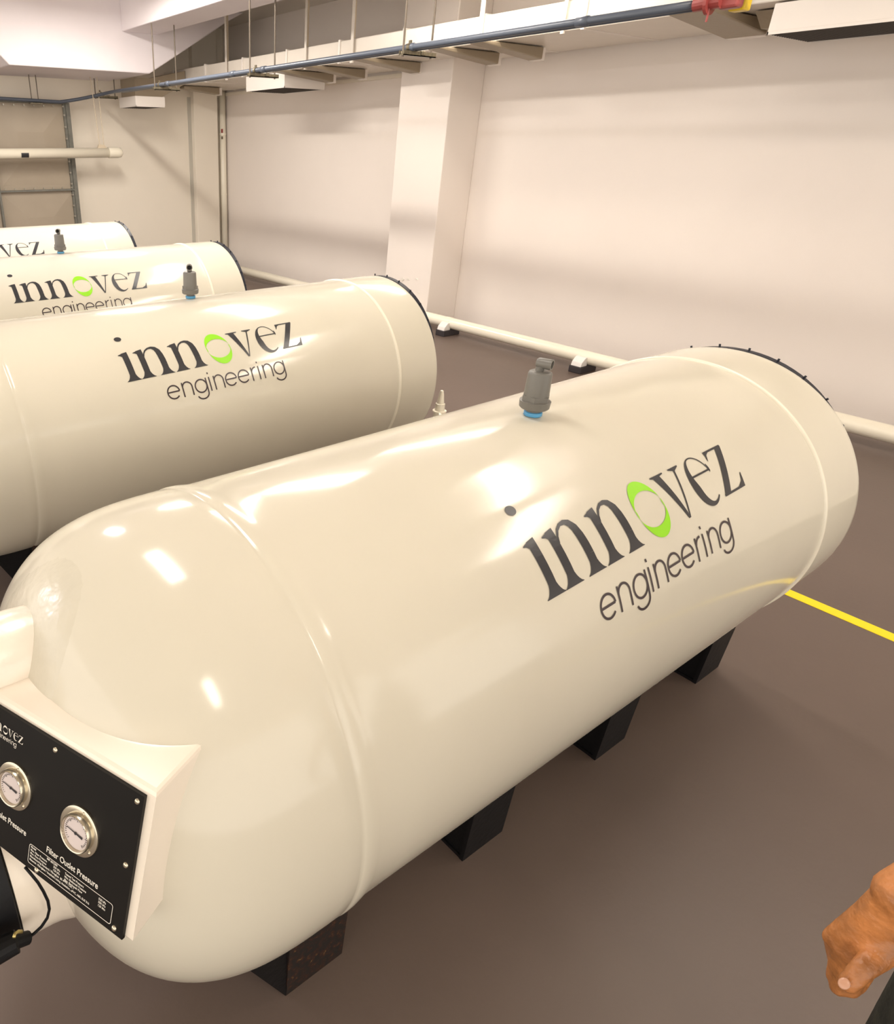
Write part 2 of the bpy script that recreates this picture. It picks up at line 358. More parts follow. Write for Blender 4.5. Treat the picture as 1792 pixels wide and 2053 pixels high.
# ------------------------------------------------------------------ tanks
X0, DOME, NEXP = 0.49, 0.37, 2.8
def prof_r(x):
    a = min(1, max(0, (X0-x)/DOME)); return 0.4365*(1-a**NEXP)**(1/NEXP)
def make_tank():
    root = thing('filter_tank', '', 'tank', (1.38, TY, 0))
    prof = [(X0-DOME, 0)]
    for i in range(1, 40):
        t = i/40*PI/2; a = math.cos(t)**(2/NEXP); prof.append((X0-DOME*a, 0.4365*math.sin(t)**(2/NEXP)))
    prof += [(0.49, .4365), (.518, .4364), (.5225, .4350), (.5265, .4368), (.531, .4378), (.543, .4374), (.558, .4350), (.572, .4322)]
    for i in range(1, 33): prof.append((.572+(2.196-.572)*i/32, R))
    prof += [(2.20, .4325), (2.21, .433), (2.42, .433), (2.436, .4325), (2.443, .430), (2.447, .424), (2.4475, .37), (2.4475, 0)]
    b_ = nb(); lathe(b_, (0, TY, TZ), (1, 0, 0), prof, 160)
    shell = link('tank_shell', b_, M_tank, root, True)
    b_ = nb(); lathe(b_, (0, TY, TZ), (1, 0, 0), [(2.193, .431), (2.195, .4355), (2.200, .4375), (2.206, .4375), (2.2105, .4355), (2.213, .431)], 160)
    link('seam_bead', b_, M_bead, root, True)
    # manway cover with studs at the far end, sitting a little high
    fy, fz = TY-0.002, TZ+0.0485
    b_ = nb(); lathe(b_, (2.4475, fy, fz), (1, 0, 0), [(0, 0), (0, .378), (.002, .383), (.026, .383), (.028, .381), (.028, 0)], 96)
    cov = link('end_cover', b_, M_flange, root, True, autosm=40)
    for k in range(28):
        a = 2*PI*k/28+.05; p = Vector((2.4475, fy+.375*math.cos(a), fz+.375*math.sin(a)))
        q = nb(); tube(q, [p+Vector((.020, 0, 0)), p+Vector((.030, 0, 0))], .006, 6)
        rr = Vector((0, math.cos(a), math.sin(a))); tube(q, [p+Vector((.014, 0, 0))+rr*.002, p+Vector((.014, 0, 0))+rr*.017], .0035, 6)
        link('stud', q, M_flange, cov)
    # upper nozzle on the dished end, with its laminate patch
    b_ = nb(); lathe(b_, (0.235, .945, .892), (-1, 0, 0), [(0, .070), (.03, .073), (.055, .075), (.068, .0765), (.10, .077), (.27, .0765), (.275, .05), (.275, 0)], 40)
    link('upper_nozzle', b_, M_nozzle, root, True, autosm=50)
    # patch: displaced copy of the dome surface around the nozzle
    b_ = nb(); G = {}
    nr, na = 10, 40
    for i in range(nr+1):
        for j in range(na):
            rr = .005+.172*i/nr; a = 2*PI*j/na; y, z = .935+rr*math.cos(a)*.80, .885+rr*math.sin(a)*.9
            rho = math.hypot(y-TY, z-TZ)
            if rho > .40: s = .40/rho; y, z = TY+(y-TY)*s, TZ+(z-TZ)*s; rho = .40
            x = X0-DOME*(1-(rho/.4365)**NEXP)**(1/NEXP)
            lift = .0035*(1-(i/nr)**6)-.002*(i == nr)
            G[i, j] = b_.verts.new((x-lift, y, z))
    for i in range(nr):
        for j in range(na): b_.faces.new((G[i, j], G[i+1, j], G[i+1, (j+1) % na], G[i, (j+1) % na]))
    link('laminate_patch', b_, M_patch, root, True)
    # lower neck with black flange
    NZ = .524; b_ = nb(); lathe(b_, (0.18, TY, NZ), (-1, 0, 0), [(-.03, .20), (.0, .182), (.03, .166), (.055, .158), (.07, .156), (.118, .155), (.120, .14), (.120, 0)], 64)
    nk = link('flanged_neck', b_, M_nozzle, root, True, autosm=40)
    b_ = nb(); lathe(b_, (0.0595, TY, NZ), (-1, 0, 0), [(0, 0), (0, .156), (.002, .159), (.055, .159), (.057, .155), (.057, 0)], 64)
    fl = link('neck_flange', b_, M_black, nk, True, autosm=40)
    # supports: four saddles
    for x in (.515, 1.068, 1.645, 2.228):
        P = [(-.264, 0), (.264, 0), (.275, .335)]
        top = [(TY+R*math.sin(a), TZ-R*math.cos(a)) for a in [math.radians(39-78*i/16) for i in range(17)]]
        poly = [(TY-.264, 0), (TY+.264, 0), (TY+.276, top[0][1])]+top[1:-1]+[(TY-.276, top[-1][1])]
        b_ = nb(); s = nb(); root_s = None
        xw = .155
        # web plates and outer plates with a base
        for xa in (x+.018, x+xw-.006):
            prism(b_, poly, -.012, lambda p, t, xa=xa: Vector((xa+t, p[0], p[1])))
        for sg in (-1, 1):
            yo = TY+sg*.264; y2 = TY+sg*.276; zt = top[0][1]
            q = [(yo, 0), (yo-sg*.012, 0), (y2-sg*.012, zt+.004), (y2, zt-.002)]
            prism(b_, q, xw, lambda p, t: Vector((x+t, p[0], p[1])))
        box(b_, x+.001, x+xw-.001, TY-.263, TY+.263, 0, .010)
        sd = link('support_saddle', b_, M_rust if x < .6 else M_black, root)
        if x < .6:
            b_ = nb(); prism(b_, [(.514, 0), (.514, .285), (.375, .285)], .528, lambda p, t: Vector((p[0], TY-.264+t, p[1]))); link('end_gusset', b_, M_black, sd)
    return root
TANK = make_tank()
# blank layers for the lettering (shared meshes)
def letters(root, x0, s0, tilt):
    f = on_tank(x0, s0, tilt)
    b_ = nb(); wordmark(b_, f); link('logo_wordmark', b_, M_ink, root)
    b_ = nb(); ring(b_, f); link('logo_ring', b_, M_green, root)
    b_ = nb(); thin_text(b_, f); link('logo_caption', b_, M_ink2, root)
snapshot()
tanks = [TANK]
for k in (1, 2, 3):
    t = copy_tree(TANK); t.location = Vector((1.38, TY+1.6423*k, 0)); tanks.append(t)
LAB = ['cream cylindrical filter tank nearest the camera, with gauge console on its domed end',
       'cream cylindrical filter tank second from the camera, its whole logo in view',
       'pale cylindrical filter tank third from the camera, its caption half hidden',
       'pale cylindrical filter tank farthest from the camera, before the far wall']
for t, l in zip(tanks, LAB): t['label'] = l; t['group'] = 'row of filter tanks on black saddles'
for t, x0, s0, ti in ((0, 1.030, -.416, .0287), (1, .920, -.4135, .0287), (2, .985, -.4215, .006), (3, .905, -.414, .02)):
    # lettering meshes are laid on the first tank's cylinder, then carried by each tank
    f = on_tank(x0, s0, ti, y=tanks[t].location.y)
    b_ = nb(); wordmark(b_, f); link('logo_wordmark', b_, M_ink, tanks[t])
    b_ = nb(); ring(b_, f); link('logo_ring', b_, M_green, tanks[t])
    b_ = nb(); thin_text(b_, f); link('logo_caption', b_, M_ink2, tanks[t])

# ------------------------------------------------------------------ gauge console on the first tank
TR = Vector((.217, .581, .895)); D = Vector((-.3906, .9205, 0)).normalized(); V = Vector((-.06, -.025, -.203)).normalized(); N = D.cross(V).normalized()
if N.x > 0: N = -N
def pan(a, b_, h=0.0): return TR+D*a+V*b_+N*h
con = thing('gauge_console', 'cream console box with black gauge plate on the domed end of the nearest tank', 'control box', pan(.16, .215))
BW, BH = .325, .213
back = Vector((0.41, 0.20, 0)).normalized() # depth direction into the dome
H = Vector((-N.x, -N.y, 0)).normalized()
def dome_pt(p, dr):
    q = p.copy()
    for i in range(600):
        rho = math.hypot(q.y-TY, q.z-TZ)
        if q.x > X0-DOME and rho < prof_r(q.x)-.004: return q
        q = q+dr*.002
    return q
b_ = nb(); fr = []
top_front = [pan(-.014+(BW+.026)*i/24, -.010, -.004) for i in range(25)]
bot_front = [pan(-.014+(BW+.026)*i/24, BH+.004, -.004) for i in range(25)]
TB = [dome_pt(p, H) for p in top_front]; BB = [dome_pt(p, Vector((H.x, H.y, .12)).normalized()) for p in bot_front]
tv = [b_.verts.new(p) for p in top_front]; bv = [b_.verts.new(p) for p in bot_front]
tb = [b_.verts.new(p) for p in TB]; bb = [b_.verts.new(p) for p in BB]
for i in range(24):
    b_.faces.new((tv[i], tv[i+1], bv[i+1], bv[i])); b_.faces.new((tv[i], tb[i], tb[i+1], tv[i+1])); b_.faces.new((bv[i], bv[i+1], bb[i+1], bb[i]))
for k in (0, 24):
    n = 12; fa = [tv[k]]; ba = [tb[k]]
    for i in range(1, n):
        p = top_front[k].lerp(bot_front[k], i/n); fa.append(b_.verts.new(p)); ba.append(b_.verts.new(dome_pt(p, Vector((H.x, H.y, .12*i/n)).normalized())))
    fa.append(bv[k]); ba.append(bb[k])
    for i in range(n): b_.faces.new((fa[i], fa[i+1], ba[i+1], ba[i]))
bmesh.ops.remove_doubles(b_, verts=b_.verts, dist=0.0003)
link('console_body', b_, M_box, con, bevel=0.006)
def slab(bm, a0, a1, v0, v1, h0, h1):
    c = [pan(a, v, h) for a in (a0, a1) for v in (v0, v1) for h in (h0, h1)]
    v = [bm.verts.new(p) for p in c]
    for f in ((0, 1, 3, 2), (4, 6, 7, 5), (0, 4, 5, 1), (2, 3, 7, 6), (0, 2, 6, 4), (1, 5, 7, 3)): bm.faces.new([v[i] for i in f])
pl = nb(); slab(pl, 0.0, BW, 0.0, BH+.002, -.004, .0015); plate = link('gauge_plate', pl, M_panel, con)
for a, v in ((.010, .0115), (.161, .0115), (.314, .0115), (.0125, .107), (.312, .107), (.0155, .2065), (.1675, .2085), (.311, .2065)):
    b_ = nb(); lathe(b_, pan(a, v, .001), N, [(0, .0042), (.002, .0038), (.003, .0022), (.003, 0)], 12); link('screw', b_, M_steel, plate, True)
for a in (.0975, .2305):
    b_ = nb(); lathe(b_, pan(a, .1035, .001), N, [(0, .0355), (.003, .0355), (.0035, .0345), (.0035, .0275), (.010, .0270), (.012, .0258), (.0115, .0245), (.007, .024), (.007, .023)], 48)
    g = link('pressure_gauge', b_, M_steel, con, True, autosm=40)
    b_ = nb(); lathe(b_, pan(a, .1035, .001), N, [(.0072, 0), (.0072, .0236), (.004, .0236)], 40); dl = link('dial', b_, M_dial, g, True, autosm=40)
    b_ = nb(); c = pan(a, .1035, .0092)
    e1 = (-D*.97+V*.12).normalized()
    def bar(bm, p, q, w_):
        t = (q-p).normalized(); s = t.cross(N).normalized()*w_/2; A = [p+s, p-s, q-s*.5, q+s*.5]
        v0 = [bm.verts.new(x) for x in A]; v1 = [bm.verts.new(x+N*.0006) for x in A]
        bm.faces.new(v0); bm.faces.new(v1[::-1])
        for i in range(4): bm.faces.new((v0[i], v1[i], v1[(i+1) % 4], v0[(i+1) % 4]))
    bar(b_, c+e1*.013, c+e1*.001, .0030); bar(b_, c+e1*.002, c-e1*.017, .0013)
    lathe(b_, c, N, [(0, .002), (.001, .002), (.001, 0)], 10)
    link('needle', b_, M_ink, g)
    b_ = nb()
    for k in range(31):
        an = math.radians(225-270*k/30); dr = (-D*math.cos(an)-V*math.sin(an)); bar(b_, pan(a, .1035, .0084)+dr*(.0185 if k % 5 else .017), pan(a, .1035, .0084)+dr*.021, .0005)
    link('dial_marks', b_, M_ink, g)
    for an in (80, 200, 320):
        dr = (-D*math.cos(math.radians(an))-V*math.sin(math.radians(an)))
        b_ = nb(); lathe(b_, pan(a, .1035, .004)+dr*.031, N, [(0, .0026), (.0015, .0022), (.002, 0)], 10); link('bezel_screw', b_, M_steel, g, True)
# printed text: built-in font turned into meshes
RT = Matrix((-D, -V, N)).transposed().to_4x4()
def text(parent, s, a, v, size, name, m=M_white, align='LEFT', thick=0.0, h=.0022, sx=1.0):
    cu = bpy.data.curves.new(name, 'FONT'); cu.body = s; cu.size = size; cu.align_x = align; cu.extrude = 0.0001; cu.offset = thick
    to = bpy.data.objects.new(name, cu); C.objects.link(to)
    dg = bpy.context.evaluated_depsgraph_get(); me = bpy.data.meshes.new_from_object(to.evaluated_get(dg)); bpy.data.objects.remove(to)
    mm = Matrix.Translation(pan(a, v, h)-parent_world(parent)) @ RT @ Matrix.Diagonal((sx, 1, 1, 1))
    me.transform(mm); me.materials.clear(); me.materials.append(m); o = bpy.data.objects.new(name, me); C.objects.link(o); o.parent = parent
    return o
text(plate, 'Filter Outlet Pressure', .1535, .1685, .0133, 'gauge_caption', thick=.00012, sx=.86)
text(plate, 'Filter Inlet Pressure', .2875, .1685, .0133, 'gauge_caption', thick=.00012, sx=.86)
# spec plate outline and its rows
b_ = nb()
def rr_pts(a0, a1, v0, v1, r_, n=5):
    P = []
    for (ca, cv, s) in ((a1-r_, v0+r_, 0), (a0+r_, v0+r_, 90), (a0+r_, v1-r_, 180), (a1-r_, v1-r_, 270)):
        for i in range(n+1):
            t = math.radians(s+90*i/n); P.append((ca+r_*math.cos(t), cv-r_*math.sin(t)))
    return P
ribbon(b_, rr_pts(.022, .187, .1742, .2055, .004), rr_pts(.0229, .1861, .1751, .2046, .0033), lambda p: pan(p[0], p[1], .0022), True)
link('specification_outline', b_, M_white, plate)
rows = [('Model', .1835, .1795), ('IMF 60/2200', .150, .1795), ('Max. Filter Pressure', .1835, .1845), ('350 kPa', .136, .1845), ('Max. Flow Pressure', .1835, .1895), ('120 kPa', .136, .1895),
        ('Manufacturing Standard / Fibreglass  BS 4994 : Cat. 1', .1835, .1945), ('Material : Fibreglass / Isopthalic Lining, Insulation, uPVC, ABS, SUS 316', .1835, .2000),
        ('Tested Test Pressure', .1130, .1815), ('Max. Backwash Pressure', .1130, .1865), ('Max. Backwash Flow', .1130, .1915), ('520 kPa', .0480, .1815), ('350 kPa', .0480, .1865), ('120 Min', .0480, .1915)]
for s, a, v in rows: text(plate, s, a, v, .0046, 'specification_text', thick=.00005, sx=.92)
# small logo on the plate
def on_plate(p): return pan(.3035-p[0]*.000100, .0345-p[1]*.000100, .0022)
b_ = nb(); wordmark(b_, on_plate); link('plate_wordmark', b_, M_white, plate)
b_ = nb(); ring(b_, on_plate); link('plate_ring', b_, M_white, plate)
b_ = nb(); thin_text(b_, on_plate, 8); link('plate_caption', b_, M_white, plate)
# cable and black fitting under the console
def at(u, v, dep):
    r = fw+(u-PCX)/FPX*r2-(v-PCY)/FPX*u2; return Vector((0, 0, CAMH))+r*dep
CB = [at(50, 1738, 1.02), at(62, 1752, 1.02), at(76, 1769, 1.03), at(87, 1787, 1.04), at(96, 1806, 1.05), at(99, 1823, 1.06), at(95, 1840, 1.07), at(83, 1858, 1.075), at(68, 1872, 1.075), at(54, 1881, 1.07)]
b_ = nb(); tube(b_, CB, .0024, 8)
tag(link('black_cable', b_, M_black, None, True), 'thin black cable looping from under the gauge console to the black flange', 'cable')
b_ = nb(); tube(b_, [at(56, 1880, 1.07), at(36, 1886, 1.055), at(34, 1887, 1.055), at(-20, 1915, 1.03)], [.010, .011, .017, .019], 14)
v = tag(link('flange_fitting', b_, M_black, None, False), 'small black fitting with brass hook under the flange below the gauge console', 'fitting')
b_ = nb(); tube(b_, [at(44, 1868, 1.045), at(36, 1868, 1.04), at(30, 1872, 1.035), at(28, 1880, 1.03)], .0028, 8); bh = link('brass_hook', b_, M_brass, v, True)

# ------------------------------------------------------------------ air valves on top of the tanks
def air_valve(x, y, ang, label):
    z = TZ+R
    r_ = thing('air_release_valve', label, 'valve', (x, y, z), 'grey air release valves on the tank tops')
    m = M_pvc; Z = (0, 0, 1)
    b_ = nb(); lathe(b_, (x, y, z+.0005), Z, [(0, 0), (0, .0195), (.002, .0215), (.005, .020), (.007, .0215), (.010, .0205), (.011, 0)], 32); link('blue_sealing_tape', b_, M_blue, r_, True)
    b_ = nb(); lathe(b_, (x, y, z+.010), Z, [(0, 0), (0, .0165), (.008, .0165), (.009, .031), (.012, .034), (.024, .0350), (.0275, .0355), (.029, .031), (.030, 0)], 40); link('collar', b_, m, r_, True, autosm=35)
    b_ = nb(); lathe(b_, (x, y, z+.038), Z, [(0, .0), (0, .0325), (.013, .0325), (.0135, 0)], 6); link('hexagon', b_, m, r_)
    b_ = nb(); lathe(b_, (x, y, z+.046), Z, [(0, 0), (0, .0285), (.008, .0282), (.056, .0268), (.060, .0255), (.0625, .021), (.063, 0)], 40); link('valve_body', b_, m, r_, True, autosm=50)
    d = Vector((math.cos(ang), math.sin(ang), 0)); c = Vector((x, y, z+.104))-d*.003
    b_ = nb(); tube(b_, [c, c+Vector((0, 0, .010)), c+Vector((0, 0, .020))+d*.004, c+Vector((0, 0, .024))+d*.014], [.0095, .0098, .0108, .011], 20)
    lathe(b_, c+Vector((0, 0, .023))-d*.012, d, [(0, 0), (.003, .009), (.008, .0122), (.038, .0126), (.038, .0094), (.030, .009), (.030, 0)], 24)
    e = link('outlet_elbow', b_, m, r_, True, autosm=45)
    b_ = nb(); lathe(b_, c+Vector((0, 0, .023))+d*.0186, d, [(0, 0), (0, .0089), (.0004, 0)], 20); link('bore', b_, M_hole, e)
    return r_
air_valve(1.393, TY-.012, math.radians(-74), 'grey plastic air valve with elbow on top of the nearest tank')
air_valve(1.389, TY+1.6423+.03, math.radians(-118), 'grey plastic air valve with elbow on top of the second tank')
air_valve(1.391, TY+3.2846+.004, math.radians(-118), 'grey plastic air valve standing on the third tank, before the tank marked vez')
air_valve(1.391, TY+4.9269, math.radians(-118), 'grey plastic air valve standing on the farthest tank') if False else None

# white drain pipe end behind the second tank
r_ = thing('drain_pipe', 'small cream standpipe with tapered tip behind the far end of the second tank', 'pipe', (2.53, 2.17, 0))
b_ = nb(); lathe(b_, (2.53, 2.17, 0), (0, 0, 1), [(0, .028), (.455, .028), (.457, .034), (.464, .034), (.466, .024), (.50, .023), (.502, .018), (.55, .012), (.566, .008), (.570, 0)], 20); link('pipe_body', b_, M_pipe, r_, True, autosm=40)
b_ = nb(); tube(b_, bez((2.515, 2.155, .46), (2.47, 2.10, .46), (2.46, 2.09, .40), (2.46, 2.09, .30), 8)+[(2.46, 2.09, 0)], .008, 10); link('side_tube', b_, M_pipe, r_, True)

# ------------------------------------------------------------------ floor pipe along the right wall
r_ = thing('floor_pipe', 'long white pipe running low along the right wall', 'pipe', (5.235, 3, .112))
b_ = nb(); tube(b_, [(5.235, y, .112) for y in (-4.1, 0, 3, 6, 9.5)], .052, 28); link('pipe_run', b_, M_pipe, r_, True)
b_ = nb(); lathe(b_, (5.235, 4.47, .112), (0, 1, 0), [(0, .052), (0, .0545), (.07, .0545), (.07, .052)], 28); link('coupling', b_, M_pipe, r_, True, autosm=40)
for y, l in ((.2, 'hidden right'), (1.62, 'under the pipe end'), (3.05, ''), (4.50, ''), (5.95, ''), (7.4, '')):
    where = {3.05: 'black and white pipe rest on the floor behind the nearest air valve', 4.50: 'black and white pipe rest on the floor just right of the second tank'}.get(y, 'black and white pipe rest hidden behind the tanks')
    if y not in (3.05, 4.50): continue
    s = thing('pipe_rest', where, 'pipe support', (5.2, y, 0), 'rests under the floor pipe')
    b_ = nb(); box(b_, 5.11, 5.33, y-.055, y+.055, 0, .055); link('rubber_foot', b_, M_pad, s, bevel=.006)
    b_ = nb(); prism(b_, [(5.115, .055), (5.20, .055), (5.20, .125), (5.165, .125), (5.125, .09)], .09, lambda p, t: Vector((p[0], y-.045+t, p[1]))); link('saddle_block', b_, M_saddle, s, bevel=.004)

# ------------------------------------------------------------------ air duct along the wall
r_ = thing('air_duct', 'long painted rectangular air duct hung high along the right wall', 'duct', (5.26, 3, 2.352))
b_ = nb(); box(b_, 4.79, 5.73, -4.1, 9.45, 2.352, 2.525); link('duct_body', b_, M_duct, r_, bevel=.006)
for y in [-.9+.84*k for k in range(13)]:
    b_ = nb(); box(b_, 4.778, 5.735, y-.012, y+.012, 2.346, 2.535); link('duct_seam', b_, M_diff, r_)
for y, w_ in ((7.82, .03), (6.32, .03), (5.62, .035), (4.15, .04), (3.44, .025), (2.3, .03), (.9, .03)):
    s = thing('hanger_strap', '', 'strap', (4.77, y, 2.34), 'flat straps holding the duct to the ceiling')
    b_ = nb(); box(b_, 4.762, 4.770, y-w_/2, y+w_/2, 2.335, CZ); box(b_, 4.770, 4.778, y-w_/2, y+w_/2, 2.335, 2.349); link('strap_face', b_, M_duct, s)
    b_ = nb(); box(b_, 4.770, 4.81, y+w_/2-.004, y+w_/2+.002, 2.53, CZ); link('strap_web', b_, M_strap, s)
    s['label'] = {7.82: 'flat cream strap holding the duct, the farthest one with a bright top corner', 6.32: 'flat cream strap holding the duct left of the tan upper wall panel', 5.62: 'flat cream strap holding the duct, second right of the twin rods over the diffuser box',
                  4.15: 'flat cream strap holding the duct just right of the middle pair of rods'}.get(y, 'flat cream strap holding the near part of the duct above the long pipe')
HB = {8.98: 'brown slanted bar under the duct left of the corner column', 6.62: 'brown slanted bar under the duct behind the middle diffuser box', 6.12: 'brown slanted bar under the duct right of the middle diffuser box',
      5.36: 'brown slanted bar under the duct left of the middle pipe clamp', 4.47: 'brown slanted bar under the duct right of the middle pipe clamp', 4.05: 'brown slanted bar under the duct, the last before the long plain stretch', 2.52: 'broad stained bar under the duct beside the red and yellow valve'}
for y, l in HB.items():
    w_ = .24 if y < 3 else .13
    s = thing('duct_bar', l, 'bracket', (5.0, y, 2.28), 'slanted bars under the duct')
    def sl(x0, x1, t0, t1, ya, yb, bm):
        c = []
        for x in (x0, x1):
            k = (x-4.70)/(5.35-4.70); zt = 2.346; zb = 2.322-.060*k+t0
            for yy in (ya, yb):
                for z in (zb, min(zt, zb+.045+t1) if x < 4.75 else zt): c.append(bm.verts.new((x, yy, z)))
        for f in ((0, 1, 3, 2), (4, 6, 7, 5), (0, 4, 5, 1), (2, 3, 7, 6), (0, 2, 6, 4), (1, 5, 7, 3)): bm.faces.new([c[i] for i in f])
    b_ = nb(); sl(4.62 if y < 8 else 4.80, 5.33, 0, 0, y-w_/2, y+w_/2, b_); link('bar_body', b_, M_bar, s, bevel=.01)
    b_ = nb(); sl(5.33, 5.37, -.003, 0, y-w_/2+.01, y+w_/2-.01, b_); link('bar_end_pad', b_, M_diff, s, bevel=.004)
# diffuser boxes
def diffuser(x0, x1, y0, y1, z0, z1, label, lip=.02):
    s = thing('diffuser_box', label, 'air diffuser', ((x0+x1)/2, (y0+y1)/2, z0), 'diffuser boxes under the duct')
    b_ = nb(); box(b_, x0, x1, y0, y1, z0+.012, z1); link('box_body', b_, M_diff, s, bevel=.004)
    b_ = nb()
    box(b_, x0, x1, y0, y0+lip, z0, z0+.014); box(b_, x0, x1, y1-lip, y1, z0, z0+.014); box(b_, x0, x0+lip, y0, y1, z0, z0+.014); box(b_, x1-lip, x1, y0, y1, z0, z0+.014); link('rim', b_, M_diff, s)
    b_ = nb(); n = int((x1-x0-2*lip)/.03)
    box(b_, x0+lip, x1-lip, y0+lip, y1-lip, z0+.009, z0+.0125)
    for i in range(n): x = x0+lip+.03*(i+.5); box(b_, x-.003, x+.003, y0+lip, y1-lip, z0+.001, z0+.010)
    link('grille', b_, M_grille, s)
    return s
diffuser(4.79, 5.33, 6.70, 7.44, 2.20, 2.345, 'white box diffuser with dark grille under the duct beside the middle rods', .006)
diffuser(4.80, 5.35, .35, 2.16, 2.20, 2.345, 'large white box diffuser with dark grille at the top right', .006)
diffuser(4.06, 4.46, 8.80, 9.30, 2.085, 2.20, 'small white box diffuser in the far corner below the haunched beam', .006)
b_ = nb(); prism(b_, [(4.08, 2.2), (4.44, 2.2), (4.78, 2.36), (4.78, 2.50), (4.30, 2.40), (4.08, 2.398)], .42, lambda p, t: Vector((p[0], 8.84+t, p[1]))); tag(link('duct_branch', b_, M_bar, None, False), 'brown duct branch joining the far corner diffuser to the long duct', 'duct')
b_ = nb(); prism(b_, [(4.98, 2.345), (5.70, 2.345), (5.70, 2.27), (5.10, 2.27)], .30, lambda p, t: Vector((p[0], 2.17+t*.55, p[1]))); tag(link('duct_collar', b_, M_bar, None, False), 'tan collar under the duct between the broad bar and the top right diffuser', 'duct')

# ------------------------------------------------------------------ conduit pair with trapeze hangers
CX, CZ2 = 3.81, 2.237
r_ = thing('conduit_run', 'long blue grey service pipe hung below the duct, bending along the far wall', 'pipe', (CX, 4, CZ2))
b_ = nb(); tube(b_, [(CX, y, CZ2) for y in (1.98, 3, 5, 7, 8.6)]+bez((CX, 8.8, CZ2), (CX, 9.1, CZ2), (3.6, 9.27, 2.17), (3.27, 9.27, 2.128), 8)+[(2.55, 9.27, 2.142), (-1, 9.27, 2.16)], .019, 14); link('pipe_run', b_, M_conduit, r_, True)
b_ = nb(); tube(b_, [(CX+.045, y, CZ2-.006) for y in (1.98, 3, 5, 7, 8.7)], .015, 14); link('second_pipe', b_, M_conduit, r_, True)
for y in (2.6, 3.86, 5.6, 6.1, 7.4):
    b_ = nb(); tube(b_, [(CX, y, CZ2), (CX, y+.07, CZ2)], .0235, 14); link('coupling', b_, M_conduit, r_, True)
TH = [(7.62, 'left rod pair'), (5.76, ''), (3.90, '')]
for y, lab in ((9.30, 'pipe clamp on thin rods under the haunched beam'), (7.62, 'pipe clamp on two rods beneath the left beam corner'), (5.76, 'pipe clamp on two long rods over the middle diffuser box'), (3.90, 'pipe clamp on two long rods at the middle of the long pipe')):
    s = thing('pipe_hanger', lab, 'hanger', (CX+.1, y, 2.2), 'trapeze hangers of the blue grey pipe')
    x0, x1 = CX-.075, CX+.23
    top = 2.40 if y > 9 else None
    b_ = nb(); box(b_, x0, x1, y-.022, y+.022, 2.188, 2.194); box(b_, x0, x1, y-.022, y-.017, 2.188, 2.216); box(b_, x0, x1, y+.017, y+.022, 2.188, 2.216); link('channel', b_, M_clamp, s)
    for x in (x0+.015, x1-.03):
        zt = top or (2.79 if 3.74 < x < 4.18 else CZ)
        b_ = nb(); tube(b_, [(x, y, 2.18), (x, y, zt)], .007, 8); rd = link('rod', b_, M_rod, s)
        b_ = nb(); lathe(b_, (x, y, 2.196), (0, 0, 1), [(0, 0), (0, .016), (.016, .016), (.016, 0)], 6); link('nut', b_, M_clamp, rd)
    b_ = nb(); lathe(b_, (CX, y-.014, CZ2), (0, 1, 0), [(0, .019), (0, .025), (.028, .025), (.028, .019)], 20); box(b_, CX-.006, CX+.006, y-.01, y+.01, CZ2+.02, CZ2+.04); link('clamp_ring', b_, M_clamp, s)
    b_ = nb(); box(b_, CX+.085, CX+.125, y-.03, y+.03, 2.194, 2.222); link('spacer_block', b_, M_clamp, s, bevel=.005)
# two thin rods seen left on the far run
s = thing('pipe_hanger', 'pair of thin rods holding the blue grey pipe over the panelled water tank', 'hanger', (2.97, 9.27, 2.1), 'trapeze hangers of the blue grey pipe')
for x in (2.93, 3.01):
    b_ = nb(); tube(b_, [(x, 9.27, 2.10), (x, 9.27, 2.40)], .006, 8); link('rod', b_, M_rod, s)
b_ = nb(); box(b_, 2.90, 3.05, 9.235, 9.305, 2.098, 2.106); link('channel', b_, M_clamp, s)

# red and yellow valve at the near end of the long pipe
s = thing('shutoff_valve', 'red valve with yellow part at the near end of the blue grey pipe', 'valve', (3.82, 1.9, 2.2))
b_ = nb(); tube(b_, [(CX, 2.06, CZ2), (CX, 1.96, CZ2+.005), (CX, 1.94, CZ2+.005)], [.03, .034, .034], 16); lathe(b_, (CX, 2.0, CZ2), (0, -1, 0), [(0, .0), (0, .05), (.014, .05), (.014, 0)], 20); link('inlet_flange', b_, M_red, s)
b_ = nb(); box(b_, CX+.0, CX+.06, 1.87, 1.96, 2.205, 2.30); link('valve_body', b_, M_red, s, bevel=.012)
b_ = nb(); tube(b_, [(CX-.01, 1.985, 2.235), (CX-.01, 1.985, 2.16)], .005, 8); link('pin', b_, M_red, s)
b_ = nb(); prism(b_, [(CX+.065, 2.20), (CX+.13, 2.20), (CX+.13, 2.25), (CX+.11, 2.29), (CX+.065, 2.28)], .07, lambda p, t: Vector((p[0], 1.87+t, p[1]))); link('actuator', b_, M_yel2, s, bevel=.008)
b_ = nb(); tube(b_, [(CX+.08, 1.90, 2.275), (CX+.12, 1.80, 2.30), (CX+.16, 1.68, 2.315)], .010, 10); link('lever', b_, M_yel2, s, True)
b_ = nb(); tube(b_, [(CX+.03, 1.87, 2.275), (CX+.03, 1.2, 2.30), (CX+.03, .2, 2.32)], .018, 12); link('outlet_pipe', b_, M_red, s, True)
s = thing('pipe_hanger', 'hanger rod above the red and yellow valve', 'hanger', (CX+.05, 1.7, 2.29), 'trapeze hangers of the blue grey pipe')
b_ = nb(); tube(b_, [(CX+.03, 1.5, 2.305), (CX+.03, 1.5, 2.79)], .007, 8); link('rod', b_, M_rod, s)

